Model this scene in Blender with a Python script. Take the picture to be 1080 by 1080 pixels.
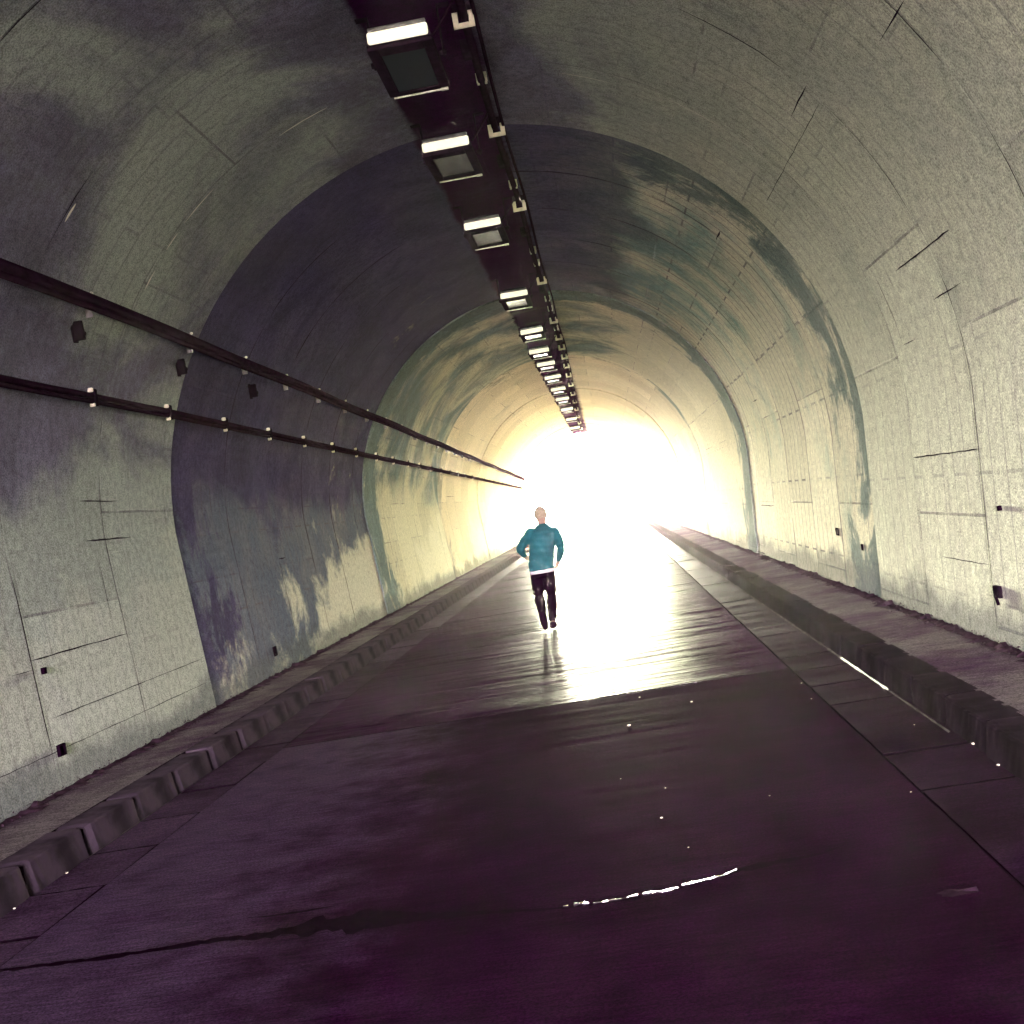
import bpy, bmesh, math, random
from mathutils import Vector, Matrix
random.seed(7)
R = math.radians
scene = bpy.context.scene
col = scene.collection
for o in list(bpy.data.objects):
    bpy.data.objects.remove(o)

# ------------------------------------------------------------------ camera
CAM_H = 1.67
cd = bpy.data.cameras.new("camera")
cam = bpy.data.objects.new("camera", cd)
col.objects.link(cam)
cd.sensor_fit = 'HORIZONTAL'
cd.sensor_width = 36.0
cd.lens = 43.0
cd.clip_start = 0.05
cd.clip_end = 3000
_axis = Vector((100, -15, 1290)).normalized()          # tunnel axis seen by the camera (x right, y down, z ahead)
_roll = R(9.7)
_up = Vector((-math.sin(_roll), -math.cos(_roll), 0))
_up = (_up - _axis * _up.dot(_axis)).normalized()
_rt = _axis.cross(_up)
def _w(v): return Vector((v.dot(_rt), v.dot(_axis), v.dot(_up)))
cx_, cy_, cz_ = _w(Vector((1, 0, 0))), _w(Vector((0, -1, 0))), _w(Vector((0, 0, -1)))
cam.matrix_world = Matrix(((cx_.x, cy_.x, cz_.x, 0), (cx_.y, cy_.y, cz_.y, 0), (cx_.z, cy_.z, cz_.z, CAM_H), (0, 0, 0, 1)))
scene.camera = cam

# ------------------------------------------------------------------ sky, sun, exposure
SUN_AZ, SUN_EL = R(-4.5), R(6.0)                         # right of the tunnel axis, low
SKY_BACK = (7.6, 6.1, 7.1, 1); SKY_AHEAD = (5.0, 5.3, 3.3, 1)
world = bpy.data.worlds.new("World")
scene.world = world
world.use_nodes = True
wn = world.node_tree
wn.nodes.clear()
wo = wn.nodes.new('ShaderNodeOutputWorld')
wb = wn.nodes.new('ShaderNodeBackground')
sk = wn.nodes.new('ShaderNodeTexSky')
sk.sky_type = 'NISHITA'
sk.sun_disc = False
sk.sun_elevation = SUN_EL
sk.sun_rotation = SUN_AZ
sk.dust_density = 2.0
wb.inputs['Strength'].default_value = 0.15
# Nishita sky boosted and mostly recoloured, pinker behind the camera, creamier towards the sun
bw = wn.nodes.new('ShaderNodeRGBToBW'); wn.links.new(sk.outputs[0], bw.inputs[0])
tc = wn.nodes.new('ShaderNodeTexCoord'); sx = wn.nodes.new('ShaderNodeSeparateXYZ'); wn.links.new(tc.outputs['Generated'], sx.inputs[0])
mr = wn.nodes.new('ShaderNodeMapRange'); wn.links.new(sx.outputs[1], mr.inputs[0]); mr.inputs[1].default_value = -0.6; mr.inputs[2].default_value = 0.8
tint = wn.nodes.new('ShaderNodeMix'); tint.data_type = 'RGBA'; wn.links.new(mr.outputs[0], tint.inputs[0])
tint.inputs[6].default_value = SKY_BACK; tint.inputs[7].default_value = SKY_AHEAD
mul = wn.nodes.new('ShaderNodeMix'); mul.data_type = 'RGBA'; mul.blend_type = 'MULTIPLY'; mul.inputs[0].default_value = 1.0
wn.links.new(bw.outputs[0], mul.inputs[6]); wn.links.new(tint.outputs[2], mul.inputs[7])
wash = wn.nodes.new('ShaderNodeMix'); wash.data_type = 'RGBA'; wash.inputs[0].default_value = 0.85
wn.links.new(sk.outputs[0], wash.inputs[6]); wn.links.new(mul.outputs[2], wash.inputs[7])
wn.links.new(wash.outputs[2], wb.inputs['Color'])
wn.links.new(wb.outputs[0], wo.inputs['Surface'])
sl = bpy.data.lights.new("sun", 'SUN')
sl.energy = 1.5
sl.angle = R(11)
sl.color = (1.0, 0.93, 0.78)
sun = bpy.data.objects.new("sun", sl)
col.objects.link(sun)
_sd = Vector((math.sin(SUN_AZ) * math.cos(SUN_EL), math.cos(SUN_AZ) * math.cos(SUN_EL), math.sin(SUN_EL)))
sun.rotation_euler = (-_sd).to_track_quat('-Z', 'Y').to_euler()
scene.view_settings.view_transform = 'Standard'
scene.view_settings.look = 'None'
scene.view_settings.gamma = 1.0
scene.view_settings.exposure = 6.5
scene.cycles.max_bounces = 10
scene.cycles.diffuse_bounces = 8
scene.cycles.glossy_bounces = 4
scene.cycles.volume_bounces = 1
scene.cycles.sample_clamp_indirect = 3.0
scene.cycles.use_denoising = True

Y0, Y1 = -16.0, 72.0          # the two mouths of the tunnel
CX = -0.93                    # tunnel centre line

# portals: they give off nothing, they only tell the sampler where the sky comes in
for y, rx in ((Y0 + 0.02, R(-90)), (Y1 - 0.02, R(90))):
    al = bpy.data.lights.new("sky_portal", 'AREA')
    al.shape = 'RECTANGLE'; al.size = 7.4; al.size_y = 6.2
    al.cycles.is_portal = True
    ao = bpy.data.objects.new("sky_portal", al)
    ao.location = (CX, y, 2.85)
    ao.rotation_euler = (R(90) if y < 0 else R(-90), 0, 0)
    col.objects.link(ao)

# ------------------------------------------------------------------ helpers
def tag(o, label=None, cat=None, group=None, kind=None):
    if label: o['label'] = label
    if cat: o['category'] = cat
    if group: o['group'] = group
    if kind: o['kind'] = kind
    return o

def empty(name, loc=(0, 0, 0), rz=0.0):
    o = bpy.data.objects.new(name, None)
    o.location = loc; o.rotation_euler = (0, 0, rz)
    o.empty_display_size = 0.1
    col.objects.link(o)
    return o

def obj(name, data, mat=None, parent=None, smooth=False):
    if isinstance(data, bmesh.types.BMesh):
        me = bpy.data.meshes.new(name)
        bmesh.ops.recalc_face_normals(data, faces=data.faces[:])
        data.to_mesh(me); data.free()
    else:
        me = data
    if mat is not None and not me.materials:
        for m in (mat if isinstance(mat, (list, tuple)) else [mat]):
            me.materials.append(m)
    for p in me.polygons: p.use_smooth = smooth
    o = bpy.data.objects.new(name, me)
    col.objects.link(o)
    if parent: o.parent = parent
    return o

def box(bm, c, s, bev=0.0, seg=2, rot=None):
    t = bmesh.new()
    bmesh.ops.create_cube(t, size=1.0)
    bmesh.ops.scale(t, vec=s, verts=t.verts)
    if bev > 0:
        bmesh.ops.bevel(t, geom=t.edges[:], offset=bev, segments=seg, affect='EDGES', profile=0.5)
    if rot is not None:
        bmesh.ops.rotate(t, cent=(0, 0, 0), matrix=rot, verts=t.verts)
    bmesh.ops.translate(t, vec=c, verts=t.verts)
    me = bpy.data.meshes.new("tmp"); t.to_mesh(me); t.free()
    bm.from_mesh(me); bpy.data.meshes.remove(me)
    return bm

def tube(bm, pts, r, n=8, cap=True):
    pts = [Vector(p) for p in pts]
    rings = []
    for i, p in enumerate(pts):
        d = (pts[min(i + 1, len(pts) - 1)] - pts[max(i - 1, 0)]).normalized()
        a = d.cross(Vector((0, 0, 1)))
        if a.length < 1e-3: a = Vector((1, 0, 0))
        a.normalize(); b = a.cross(d)
        rr = r[i] if isinstance(r, (list, tuple)) else r
        rings.append([bm.verts.new(p + (a * math.cos(2 * math.pi * k / n) + b * math.sin(2 * math.pi * k / n)) * rr) for k in range(n)])
    for i in range(len(rings) - 1):
        for k in range(n):
            bm.faces.new((rings[i][k], rings[i][(k + 1) % n], rings[i + 1][(k + 1) % n], rings[i + 1][k]))
    if cap:
        bm.faces.new(rings[0][::-1]); bm.faces.new(rings[-1])
    return bm

# ------------------------------------------------------------------ materials
class NT:
    def __init__(self, name):
        self.m = bpy.data.materials.new(name)
        self.m.use_nodes = True
        self.t = self.m.node_tree
        self.b = self.t.nodes['Principled BSDF']
    def n(self, typ, **kw):
        nd = self.t.nodes.new(typ)
        for k, v in kw.items():
            if k.startswith('_'): setattr(nd, k[1:], v)
            else: self.set(nd, k, v)
        return nd
    def set(self, nd, k, v):
        k = k.replace('__', ' ')
        s = nd.inputs[int(k[1:])] if (k[0] == 'i' and k[1:].isdigit()) else nd.inputs[k]
        if isinstance(v, bpy.types.NodeSocket): self.t.links.new(v, s)
        else: s.default_value = v
    def math(self, op, a, b=0.0, clamp=False):
        return self.n('ShaderNodeMath', _operation=op, _use_clamp=clamp, i0=a, i1=b).outputs[0]
    def mix(self, f, a, b):
        nd = self.n('ShaderNodeMix', _data_type='RGBA')
        for i, v in ((0, f), (6, a), (7, b)):
            if isinstance(v, bpy.types.NodeSocket): self.t.links.new(v, nd.inputs[i])
            else: nd.inputs[i].default_value = v if i == 0 or len(v) == 4 else (*v, 1)
        return nd.outputs[2]
    def ramp(self, v, lo, hi, a=0.0, b=1.0):
        return self.n('ShaderNodeMapRange', _interpolation_type='SMOOTHSTEP', i0=v, i1=lo, i2=hi, i3=a, i4=b).outputs[0]
    def noise(self, vec, scale, detail=4.0, rough=0.55, dist=0.0):
        return self.n('ShaderNodeTexNoise', Vector=vec, Scale=scale, Detail=detail, Roughness=rough, Distortion=dist).outputs[0]
    def scalev(self, vec, s):
        return self.n('ShaderNodeVectorMath', _operation='MULTIPLY', i0=vec, i1=s).outputs[0]
    def bump(self, h, strength=0.3, dist=0.01, normal=None):
        nd = self.n('ShaderNodeBump', Height=h, Strength=strength, Distance=dist)
        if normal is not None: self.t.links.new(normal, nd.inputs['Normal'])
        return nd.outputs[0]
    def out(self, color=None, rough=None, normal=None, **kw):
        if color is not None: self.set(self.b, 'Base Color', color if isinstance(color, bpy.types.NodeSocket) else (*color, 1))
        if rough is not None: self.set(self.b, 'Roughness', rough)
        if normal is not None: self.set(self.b, 'Normal', normal)
        for k, v in kw.items(): self.set(self.b, k, v)
        return self.m

def simple(name, c, rough=0.6, var=0.25, scale=8.0, bump=0.2, metal=0.0, c2=None):
    t = NT(name)
    co = t.n('ShaderNodeTexCoord').outputs['Object']
    n = t.noise(co, scale, 5)
    n2 = t.noise(co, scale * 9, 3)
    dark = c2 or tuple(x * (1 - var) for x in c)
    cc = t.mix(t.ramp(n, 0.35, 0.65), dark, tuple(min(1, x * (1 + var * .5)) for x in c))
    return t.out(cc, t.ramp(n2, 0.2, 0.8, rough * .8, min(1, rough * 1.2)), t.bump(n2, bump, 0.005), Metallic=metal, Specular__IOR__Level=0.0 if sum(c) < .2 else 0.3)

DRY = (0.47, 0.44, 0.37); GREY = (0.33, 0.33, 0.315); DAMP = (0.105, 0.10, 0.135); BAND_DARK = (0.026, 0.002, 0.027)
ARC_R = 3.62; Z_SPR = 2.07; Z_BASE = 0.17

def lining_material(name, y0, pale_tone, mid, cool, damp, left_damp_shade, ring_damp, crown_damp_shade, pale_amt, fine):  # damp colour also paints the shade on left shoulder and crown
    """cast concrete; UV = (arc length from the left wall foot, distance along the tunnel)"""
    t = NT(name)
    uv = t.n('ShaderNodeUVMap', _uv_map='UVMap').outputs[0]
    sep = t.n('ShaderNodeSeparateXYZ', i0=uv)
    s, y = sep.outputs[0], sep.outputs[1]
    big = t.noise(uv, 0.33, 5, 0.6, 0.4)
    med = t.noise(uv, 1.3, 6, 0.62, 0.6)
    fin = t.noise(uv, 14.0, 4, 0.6)
    grain = t.noise(uv, 70.0, 2, 0.8)
    board = t.noise(t.scalev(uv, (9.0, 0.9, 1)), 1.0, 3, 0.6)
    u0 = t.math('DIVIDE', s, 15.18)
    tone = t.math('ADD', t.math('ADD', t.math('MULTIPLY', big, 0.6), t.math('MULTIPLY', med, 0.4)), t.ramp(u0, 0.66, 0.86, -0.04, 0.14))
    c = t.mix(t.ramp(tone, 0.38, 0.62), mid, pale_tone)
    # side light painted in: left half and crown greyer and more purple, right half paler
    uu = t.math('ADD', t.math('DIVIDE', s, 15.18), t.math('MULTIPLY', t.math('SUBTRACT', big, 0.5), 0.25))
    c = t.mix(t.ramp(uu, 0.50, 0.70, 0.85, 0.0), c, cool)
    # panels of the formwork differ a little
    br = t.n('ShaderNodeTexBrick', Vector=t.n('ShaderNodeCombineXYZ', X=s, Y=t.math('SUBTRACT', y, 12.65 % 1.86)).outputs[0],
             Scale=1.0, Brick__Width=2.15, Row__Height=1.86, Mortar__Size=0.013, Mortar__Smooth=0.4, Bias=0.0)
    br.inputs['Color1'].default_value = (0.86, 0.86, 0.86, 1)
    br.inputs['Color2'].default_value = (1.06, 1.06, 1.06, 1)
    br.inputs['Mortar'].default_value = (1, 1, 1, 1)
    br.offset = 0.37
    cm = t.n('ShaderNodeMix', _data_type='RGBA', _blend_type='MULTIPLY')
    cm.inputs[0].default_value = 1.0
    t.t.links.new(c, cm.inputs[6]); t.t.links.new(br.outputs['Color'], cm.inputs[7])
    c = cm.outputs[2]
    lm = t.math('MULTIPLY', br.outputs['Fac'], t.ramp(med, 0.38, 0.60, 0.05, 0.6))
    c = t.mix(lm, c, (0.09, 0.07, 0.10))
    # narrow shutter boards
    b2 = t.n('ShaderNodeTexBrick', Vector=uv, Scale=1.0, Brick__Width=1.86, Row__Height=0.31, Mortar__Size=0.015, Mortar__Smooth=0.3)
    b2.offset = 0.5
    c = t.mix(t.math('MULTIPLY', b2.outputs['Fac'], t.ramp(big, 0.36, 0.58, 0.15 * fine, fine)), c, (0.12, 0.11, 0.13))
    # damp patches along the joint; on left shoulder and crown they also paint shade
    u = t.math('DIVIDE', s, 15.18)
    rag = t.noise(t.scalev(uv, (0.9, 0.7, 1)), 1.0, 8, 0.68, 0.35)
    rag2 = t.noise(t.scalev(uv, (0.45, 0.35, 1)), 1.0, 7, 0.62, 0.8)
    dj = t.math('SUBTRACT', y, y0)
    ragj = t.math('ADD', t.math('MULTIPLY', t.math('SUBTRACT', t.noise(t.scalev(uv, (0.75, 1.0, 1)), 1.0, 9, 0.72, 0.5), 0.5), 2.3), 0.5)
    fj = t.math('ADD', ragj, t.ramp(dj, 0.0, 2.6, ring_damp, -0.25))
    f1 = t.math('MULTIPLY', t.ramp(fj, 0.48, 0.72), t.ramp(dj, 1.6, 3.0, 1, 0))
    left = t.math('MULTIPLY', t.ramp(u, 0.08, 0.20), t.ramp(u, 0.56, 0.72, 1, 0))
    f2 = t.ramp(t.math('ADD', rag2, t.math('SUBTRACT', t.math('MULTIPLY', left, left_damp_shade), 0.22)), 0.42, 0.66)
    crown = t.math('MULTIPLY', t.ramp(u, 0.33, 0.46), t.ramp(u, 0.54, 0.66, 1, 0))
    f3 = t.ramp(t.math('ADD', rag2, t.math('SUBTRACT', t.math('MULTIPLY', crown, crown_damp_shade), 0.2)), 0.42, 0.62)
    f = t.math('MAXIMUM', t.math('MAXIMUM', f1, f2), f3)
    damp_shade_c = t.mix(t.ramp(med, 0.3, 0.7), damp, tuple(x * 1.7 for x in damp))
    damp_shade_c = t.mix(t.ramp(u, 0.55, 0.70), damp_shade_c, t.mix(t.ramp(med, 0.3, 0.7), (0.10, 0.15, 0.155), (0.17, 0.22, 0.21)))
    c = t.mix(t.math('MULTIPLY', f, 0.88), c, damp_shade_c)
    # pale lime bloom low on the walls, growing along the section as painted light
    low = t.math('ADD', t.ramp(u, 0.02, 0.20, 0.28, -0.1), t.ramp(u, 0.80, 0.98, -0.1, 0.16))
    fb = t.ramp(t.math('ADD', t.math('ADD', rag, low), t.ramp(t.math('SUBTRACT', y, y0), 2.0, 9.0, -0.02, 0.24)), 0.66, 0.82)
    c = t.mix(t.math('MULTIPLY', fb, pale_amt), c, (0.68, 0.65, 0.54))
    # dark purple band along the crown, ragged at its edges
    wob = t.math('MULTIPLY', t.math('SUBTRACT', med, 0.5), 0.22)
    sd = t.math('ADD', t.math('SUBTRACT', s, 7.59), wob)
    band = t.math('MULTIPLY', t.ramp(sd, -0.42, -0.34), t.ramp(sd, 0.42, 0.62, 1, 0))
    band = t.math('MULTIPLY', band, t.ramp(rag, 0.25, 0.5, 0.82, 1.0))
    c = t.mix(band, c, BAND_DARK)
    # wet foot of the wall
    foot = t.math('MAXIMUM', t.ramp(t.math('ADD', u, t.math('MULTIPLY', t.math('SUBTRACT', rag, 0.5), 0.07)), 0.008, 0.028, 1, 0),
                  t.ramp(t.math('ADD', u, t.math('MULTIPLY', t.math('SUBTRACT', rag, 0.5), 0.07)), 0.972, 0.992))
    c = t.mix(t.math('MULTIPLY', foot, 0.7), c, (0.10, 0.11, 0.12))
    # aggregate speckle
    sp = t.n('ShaderNodeMix', _data_type='RGBA', _blend_type='MULTIPLY')
    sp.inputs[0].default_value = 1.0
    t.t.links.new(c, sp.inputs[6])
    g = t.ramp(t.math('ADD', t.math('MULTIPLY', grain, 0.7), t.math('MULTIPLY', fin, 0.3)), 0.34, 0.66, 0.48, 1.5)
    t.t.links.new(g, sp.inputs[7])
    c = sp.outputs[2]
    h = t.math('ADD', t.math('ADD', t.math('MULTIPLY', fin, 0.4), t.math('MULTIPLY', board, 0.2)), t.math('MULTIPLY', br.outputs['Fac'], -0.9))
    nrm = t.bump(h, 0.4, 0.012, t.bump(med, 0.4, 0.03))
    return t.out(c, 0.92, nrm, Specular__IOR__Level=0.0)

def ground_mat(name, c1, c2, rough_lo, rough_hi, streak=0.22, wet=0.5, bump=0.25, spec=0.5, dust=None):
    t = NT(name)
    co = t.n('ShaderNodeTexCoord').outputs['Object']
    big = t.noise(co, 0.45, 5, 0.6, 0.3)
    med = t.noise(co, 2.6, 6, 0.65)
    st = t.noise(t.scalev(co, (0.55, 5.0, 1)), 1.0, 6, 0.6, 0.3)
    fin = t.noise(t.scalev(co, (5.0, 45.0, 5)), 1.0, 4, 0.6)
    grain = t.noise(co, 75.0, 3, 0.8)
    c = t.mix(t.ramp(t.math('ADD', t.math('MULTIPLY', big, .6), t.math('MULTIPLY', med, .4)), 0.36, 0.64), c1, c2)
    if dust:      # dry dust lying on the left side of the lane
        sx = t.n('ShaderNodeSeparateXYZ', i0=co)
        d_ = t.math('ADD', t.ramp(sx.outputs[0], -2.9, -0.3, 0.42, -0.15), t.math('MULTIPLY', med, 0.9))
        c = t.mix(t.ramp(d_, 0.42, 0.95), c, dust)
    m = t.n('ShaderNodeMix', _data_type='RGBA', _blend_type='MULTIPLY'); m.inputs[0].default_value = 1.0
    t.t.links.new(c, m.inputs[6]); t.t.links.new(t.math('MULTIPLY', t.ramp(grain, 0.32, 0.68, 0.4, 1.65), t.ramp(fin, 0.3, 0.7, 0.7, 1.3)), m.inputs[7])
    w = t.math('ADD', t.math('MULTIPLY', st, 0.65), t.math('MULTIPLY', big, 0.35))
    r = t.ramp(w, wet - 0.12, wet + 0.12, rough_lo, rough_hi)
    h = t.math('ADD', t.math('MULTIPLY', fin, 0.5), t.math('MULTIPLY', grain, 0.25))
    lv = t.ramp(t.math('ADD', t.math('MULTIPLY', st, 0.75), t.math('MULTIPLY', big, 0.25)), 0.40, 0.62, spec * 0.05, spec * 1.6)
    return t.out(m.outputs[2], r, t.bump(h, bump, 0.006, t.bump(st, streak, 0.025 + 0.04 * (streak > .5))), Specular__IOR__Level=lv)

M = {}
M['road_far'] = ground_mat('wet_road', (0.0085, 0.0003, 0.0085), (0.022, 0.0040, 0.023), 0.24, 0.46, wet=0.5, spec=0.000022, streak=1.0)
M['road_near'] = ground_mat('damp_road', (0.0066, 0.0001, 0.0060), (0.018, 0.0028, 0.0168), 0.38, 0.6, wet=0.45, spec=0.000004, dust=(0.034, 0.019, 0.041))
M['gutter'] = ground_mat('gutter_concrete', (0.013, 0.003, 0.0145), (0.036, 0.019, 0.041), 0.3, 0.6, spec=0.0001)
M['gutter_dark'] = ground_mat('gutter_dark_concrete', (0.007, 0.0008, 0.007), (0.018, 0.006, 0.019), 0.3, 0.6, spec=0.0001)
M['walk'] = ground_mat('pavement_concrete', (0.034, 0.016, 0.037), (0.100, 0.086, 0.092), 0.7, 0.95, spec=0.0)
M['outside'] = ground_mat('pale_gravel', (0.30, 0.28, 0.23), (0.46, 0.43, 0.36), 0.7, 0.95)
M['kerb'] = simple('kerb_stone', (0.036, 0.025, 0.037), 0.75, 0.55, 3.0, 0.5)
M['kerb_wet'] = simple('kerb_stone_wet', (0.013, 0.008, 0.0135), 0.6, 0.5, 3.0, 0.4)

M['dark'] = simple('black_rubber', (0.006, 0.0015, 0.006), 0.6, 0.3, 20)
M['groove'] = simple('joint_dark', (0.014, 0.007, 0.018), 0.9, 0.3, 6)  # shutter joint lines, dark in themselves
M['housing'] = simple('lamp_housing', (0.022, 0.010, 0.022), 0.45, 0.35, 12)
M['cream'] = simple('cream_enamel', (0.80, 0.74, 0.58), 0.45, 0.12, 14, 0.1)
M['zinc'] = simple('zinc_clip', (0.72, 0.68, 0.60), 0.3, 0.2, 30, 0.1, 0.6)
M['steel'] = simple('dull_steel', (0.22, 0.20, 0.21), 0.4, 0.3, 20, 0.1, 0.7)
M['cable'] = simple('cable_sheath', (0.016, 0.004, 0.014), 0.9, 0.4, 10)

M['debris'] = simple('wet_leaf_dirt', (0.035, 0.018, 0.030), 0.9, 0.5, 14, 0.8)
M['crack'] = simple('crack_fill', (0.005, 0.001, 0.0045), 0.8, 0.3, 20)
M['jacket'] = simple('teal_jacket', (0.016, 0.125, 0.14), 0.9, 0.28, 4, 0.3)
M['shirt'] = simple('white_shirt', (0.78, 0.76, 0.74), 0.9, 0.1, 9)
M['trousers'] = simple('dark_trousers', (0.011, 0.003, 0.010), 0.9, 0.3, 9)
M['shoe'] = simple('dark_shoe', (0.018, 0.008, 0.016), 0.5, 0.3, 9)
M['skin'] = simple('skin', (0.45, 0.30, 0.23), 0.55, 0.1, 9, 0.05)
M['hair'] = simple('hair_glare_pale', (0.46, 0.38, 0.27), 0.8, 0.3, 60, 0.4)  # hair colour lightened in place of glare on the head
M['white_mark'] = simple('lime_crust', (0.80, 0.77, 0.70), 0.7, 0.1, 20)
M['kerb_glint'] = simple('kerb_glint', (0.06, 0.05, 0.055), 0.9, 0.5, 6)
M['kerb_glint_pale'] = simple('pale_kerb_glint', (0.26, 0.24, 0.21), 0.9, 0.6, 6)  # paler stretch of the painted kerb foot glint
tg = NT('lamp_glass')
M['glass'] = tg.out((0.03, 0.045, 0.05), 0.2, Specular__IOR__Level=0.22)
te = NT('end_face_glow')
M['strip'] = te.out((0.8, 0.74, 0.58), 0.4, Emission__Color=(1.0, 0.90, 0.66, 1), Emission__Strength=0.011)  # emission added so the cream end face looks caught by daylight
tw = NT('standing_water')
M['water'] = tw.out((0.02, 0.012, 0.02), 0.06, IOR=1.33)

# ------------------------------------------------------------------ terrain
def grid_sheet(x0, x1, ys, z, nx=2, amp=0.0):
    bm = bmesh.new()
    rows = []
    for y in ys:
        rows.append([bm.verts.new((x0 + (x1 - x0) * i / nx, y, z + (random.uniform(-amp, amp) if 0 < i < nx else 0))) for i in range(nx + 1)])
    for a, b in zip(rows, rows[1:]):
        for i in range(nx):
            bm.faces.new((a[i], a[i + 1], b[i + 1], b[i]))
    return bm

g = obj('ground', grid_sheet(-350, 350, [-350, Y0, Y1, 420], -0.06, 4), M['outside'])
tag(g, 'pale open ground outside both tunnel mouths', 'ground', kind='structure')

RX0, RX1 = -3.14, 1.27
def frange(a, b, st):
    v = []
    while a < b - 1e-6:
        v.append(a); a += st
    return v + [b]
# carriageway in cast slabs: each slab a block with a thin gap to the next
bm = bmesh.new()
JOINTS = [Y0, -10.5, 0.0, 10.42, 21.0, 31.5, 42.0, 52.5, 63.0, Y1, 95, 130]
def slab(bm, x0, x1, y0, y1, zt, tilt=0.0, mat=0, wob=0.012, edge=1):
    nx = 10
    near = [bm.verts.new((x0 + (x1 - x0) * i / nx, y0 + random.uniform(0, wob), zt - tilt)) for i in range(nx + 1)]
    far = [bm.verts.new((x0 + (x1 - x0) * i / nx, y1 - random.uniform(0, wob), zt)) for i in range(nx + 1)]
    nb = [bm.verts.new((v.co.x, v.co.y, zt - 0.12)) for v in near]
    fb = [bm.verts.new((v.co.x, v.co.y, zt - 0.12)) for v in far]
    for i in range(nx):
        bm.faces.new((near[i], near[i + 1], far[i + 1], far[i])).material_index = mat
        for q in ((nb[i], nb[i + 1], near[i + 1], near[i]), (far[i], far[i + 1], fb[i + 1], fb[i])):
            bm.faces.new(q).material_index = edge
    for a, b, c, d in ((near[0], far[0], fb[0], nb[0]), (near[-1], far[-1], fb[-1], nb[-1])):
        bm.faces.new((a, b, c, d)).material_index = edge
for a, b in zip(JOINTS, JOINTS[1:]):
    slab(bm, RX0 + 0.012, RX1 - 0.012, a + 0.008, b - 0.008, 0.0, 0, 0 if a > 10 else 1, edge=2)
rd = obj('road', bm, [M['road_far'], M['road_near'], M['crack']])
tag(rd, 'dark wet concrete road of cast slabs running through the tunnel', 'road', kind='structure')
bed = obj('road_bed', grid_sheet(-4.7, 2.9, [Y0, Y1], -0.022, 2), M['crack'])
tag(bed, 'dark bedding showing in the gaps between slabs', 'road bed', kind='structure')

for name, x0, x1, lab in (('gutter', -3.60, RX0, 'concrete gutter strip along the left kerb'), ('gutter', RX1, 1.78, 'concrete gutter strip along the right kerb')):
    bm = bmesh.new()
    y = Y0
    while y < Y1 - 0.1:
        L = 0.81 if x0 < 0 else random.choice((0.82, 0.82, 1.64))
        slab(bm, x0 + 0.012, x1 - 0.012, y + 0.018, min(y + L, Y1) - 0.018, -0.006 + random.uniform(-0.004, 0.003), random.uniform(0, 0.006), 0, 0.01)
        y += L
    o = obj(name, bm, [M['gutter'] if x0 < 0 else M['gutter_dark'], M['crack']])
    tag(o, lab, 'gutter', kind='structure')

for name, x0, x1, lab in (('pavement', -4.62, -3.84, 'raised dark walkway along the left tunnel wall'), ('pavement', 1.965, 2.80, 'raised walkway along the right tunnel wall')):
    bm = bmesh.new()
    ys = frange(Y0, Y1, 3.7)
    for a, b in zip(ys, ys[1:]):
        slab(bm, x0, x1, a + 0.005, b - 0.005, Z_BASE + random.uniform(-0.004, 0.004), 0.003, 0, 0.006)
    o = obj(name, bm, [M['walk'], M['crack']])
    tag(o, lab, 'pavement', kind='structure')

# ------------------------------------------------------------------ tunnel lining
def profile(dr=0.0, n_arc=56, n_wall=8):
    """points (x, z, s) from the left wall foot over the crown to the right wall foot"""
    pts = []
    z0 = 0.02
    for i in range(n_wall):
        z = z0 + (Z_SPR - z0) * i / n_wall
        hw = ARC_R - 0.12 * (Z_SPR - z) / 1.9 + dr
        pts.append((CX - hw, z))
    for i in range(n_arc + 1):
        a = math.pi - math.pi * i / n_arc
        pts.append((CX + (ARC_R + dr) * math.cos(a), Z_SPR + (ARC_R + dr) * math.sin(a)))
    for i in range(n_wall):
        z = Z_SPR - (Z_SPR - z0) * (i + 1) / n_wall
        hw = ARC_R - 0.12 * (Z_SPR - z) / 1.9 + dr
        pts.append((CX + hw, z))
    out, s = [], -(Z_BASE - z0)
    for i, p in enumerate(pts):
        if i: s += math.dist(p, pts[i - 1])
        out.append((p[0], p[1], s))
    return out

PROF0 = profile()
S_TOT = PROF0[-1][2]
def lin_point(s, y, inset=0.004, dr=0.0):
    P = PROF0 if dr == 0 else profile(dr)
    if dr: s = s * P[-1][2] / S_TOT
    for a, b in zip(P, P[1:]):
        if b[2] >= s:
            k = (s - a[2]) / (b[2] - a[2])
            x = a[0] + (b[0] - a[0]) * k; z = a[1] + (b[1] - a[1]) * k
            tx, tz = b[0] - a[0], b[1] - a[1]
            l = math.hypot(tx, tz)
            return Vector((x + tz / l * inset, y, z - tx / l * inset)), Vector((tz / l, 0, -tx / l)), Vector((tx / l, 0, tz / l))
    raise ValueError(s)
def s_of(x, z):
    best = min(PROF0, key=lambda p: (p[0] - x) ** 2 + (p[1] - z) ** 2)
    return best[2]

tunnel = empty('road_tunnel', (CX, 0, 0))
tag(tunnel, 'long arched concrete road tunnel with ringed joints and stained lining', 'tunnel')

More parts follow.
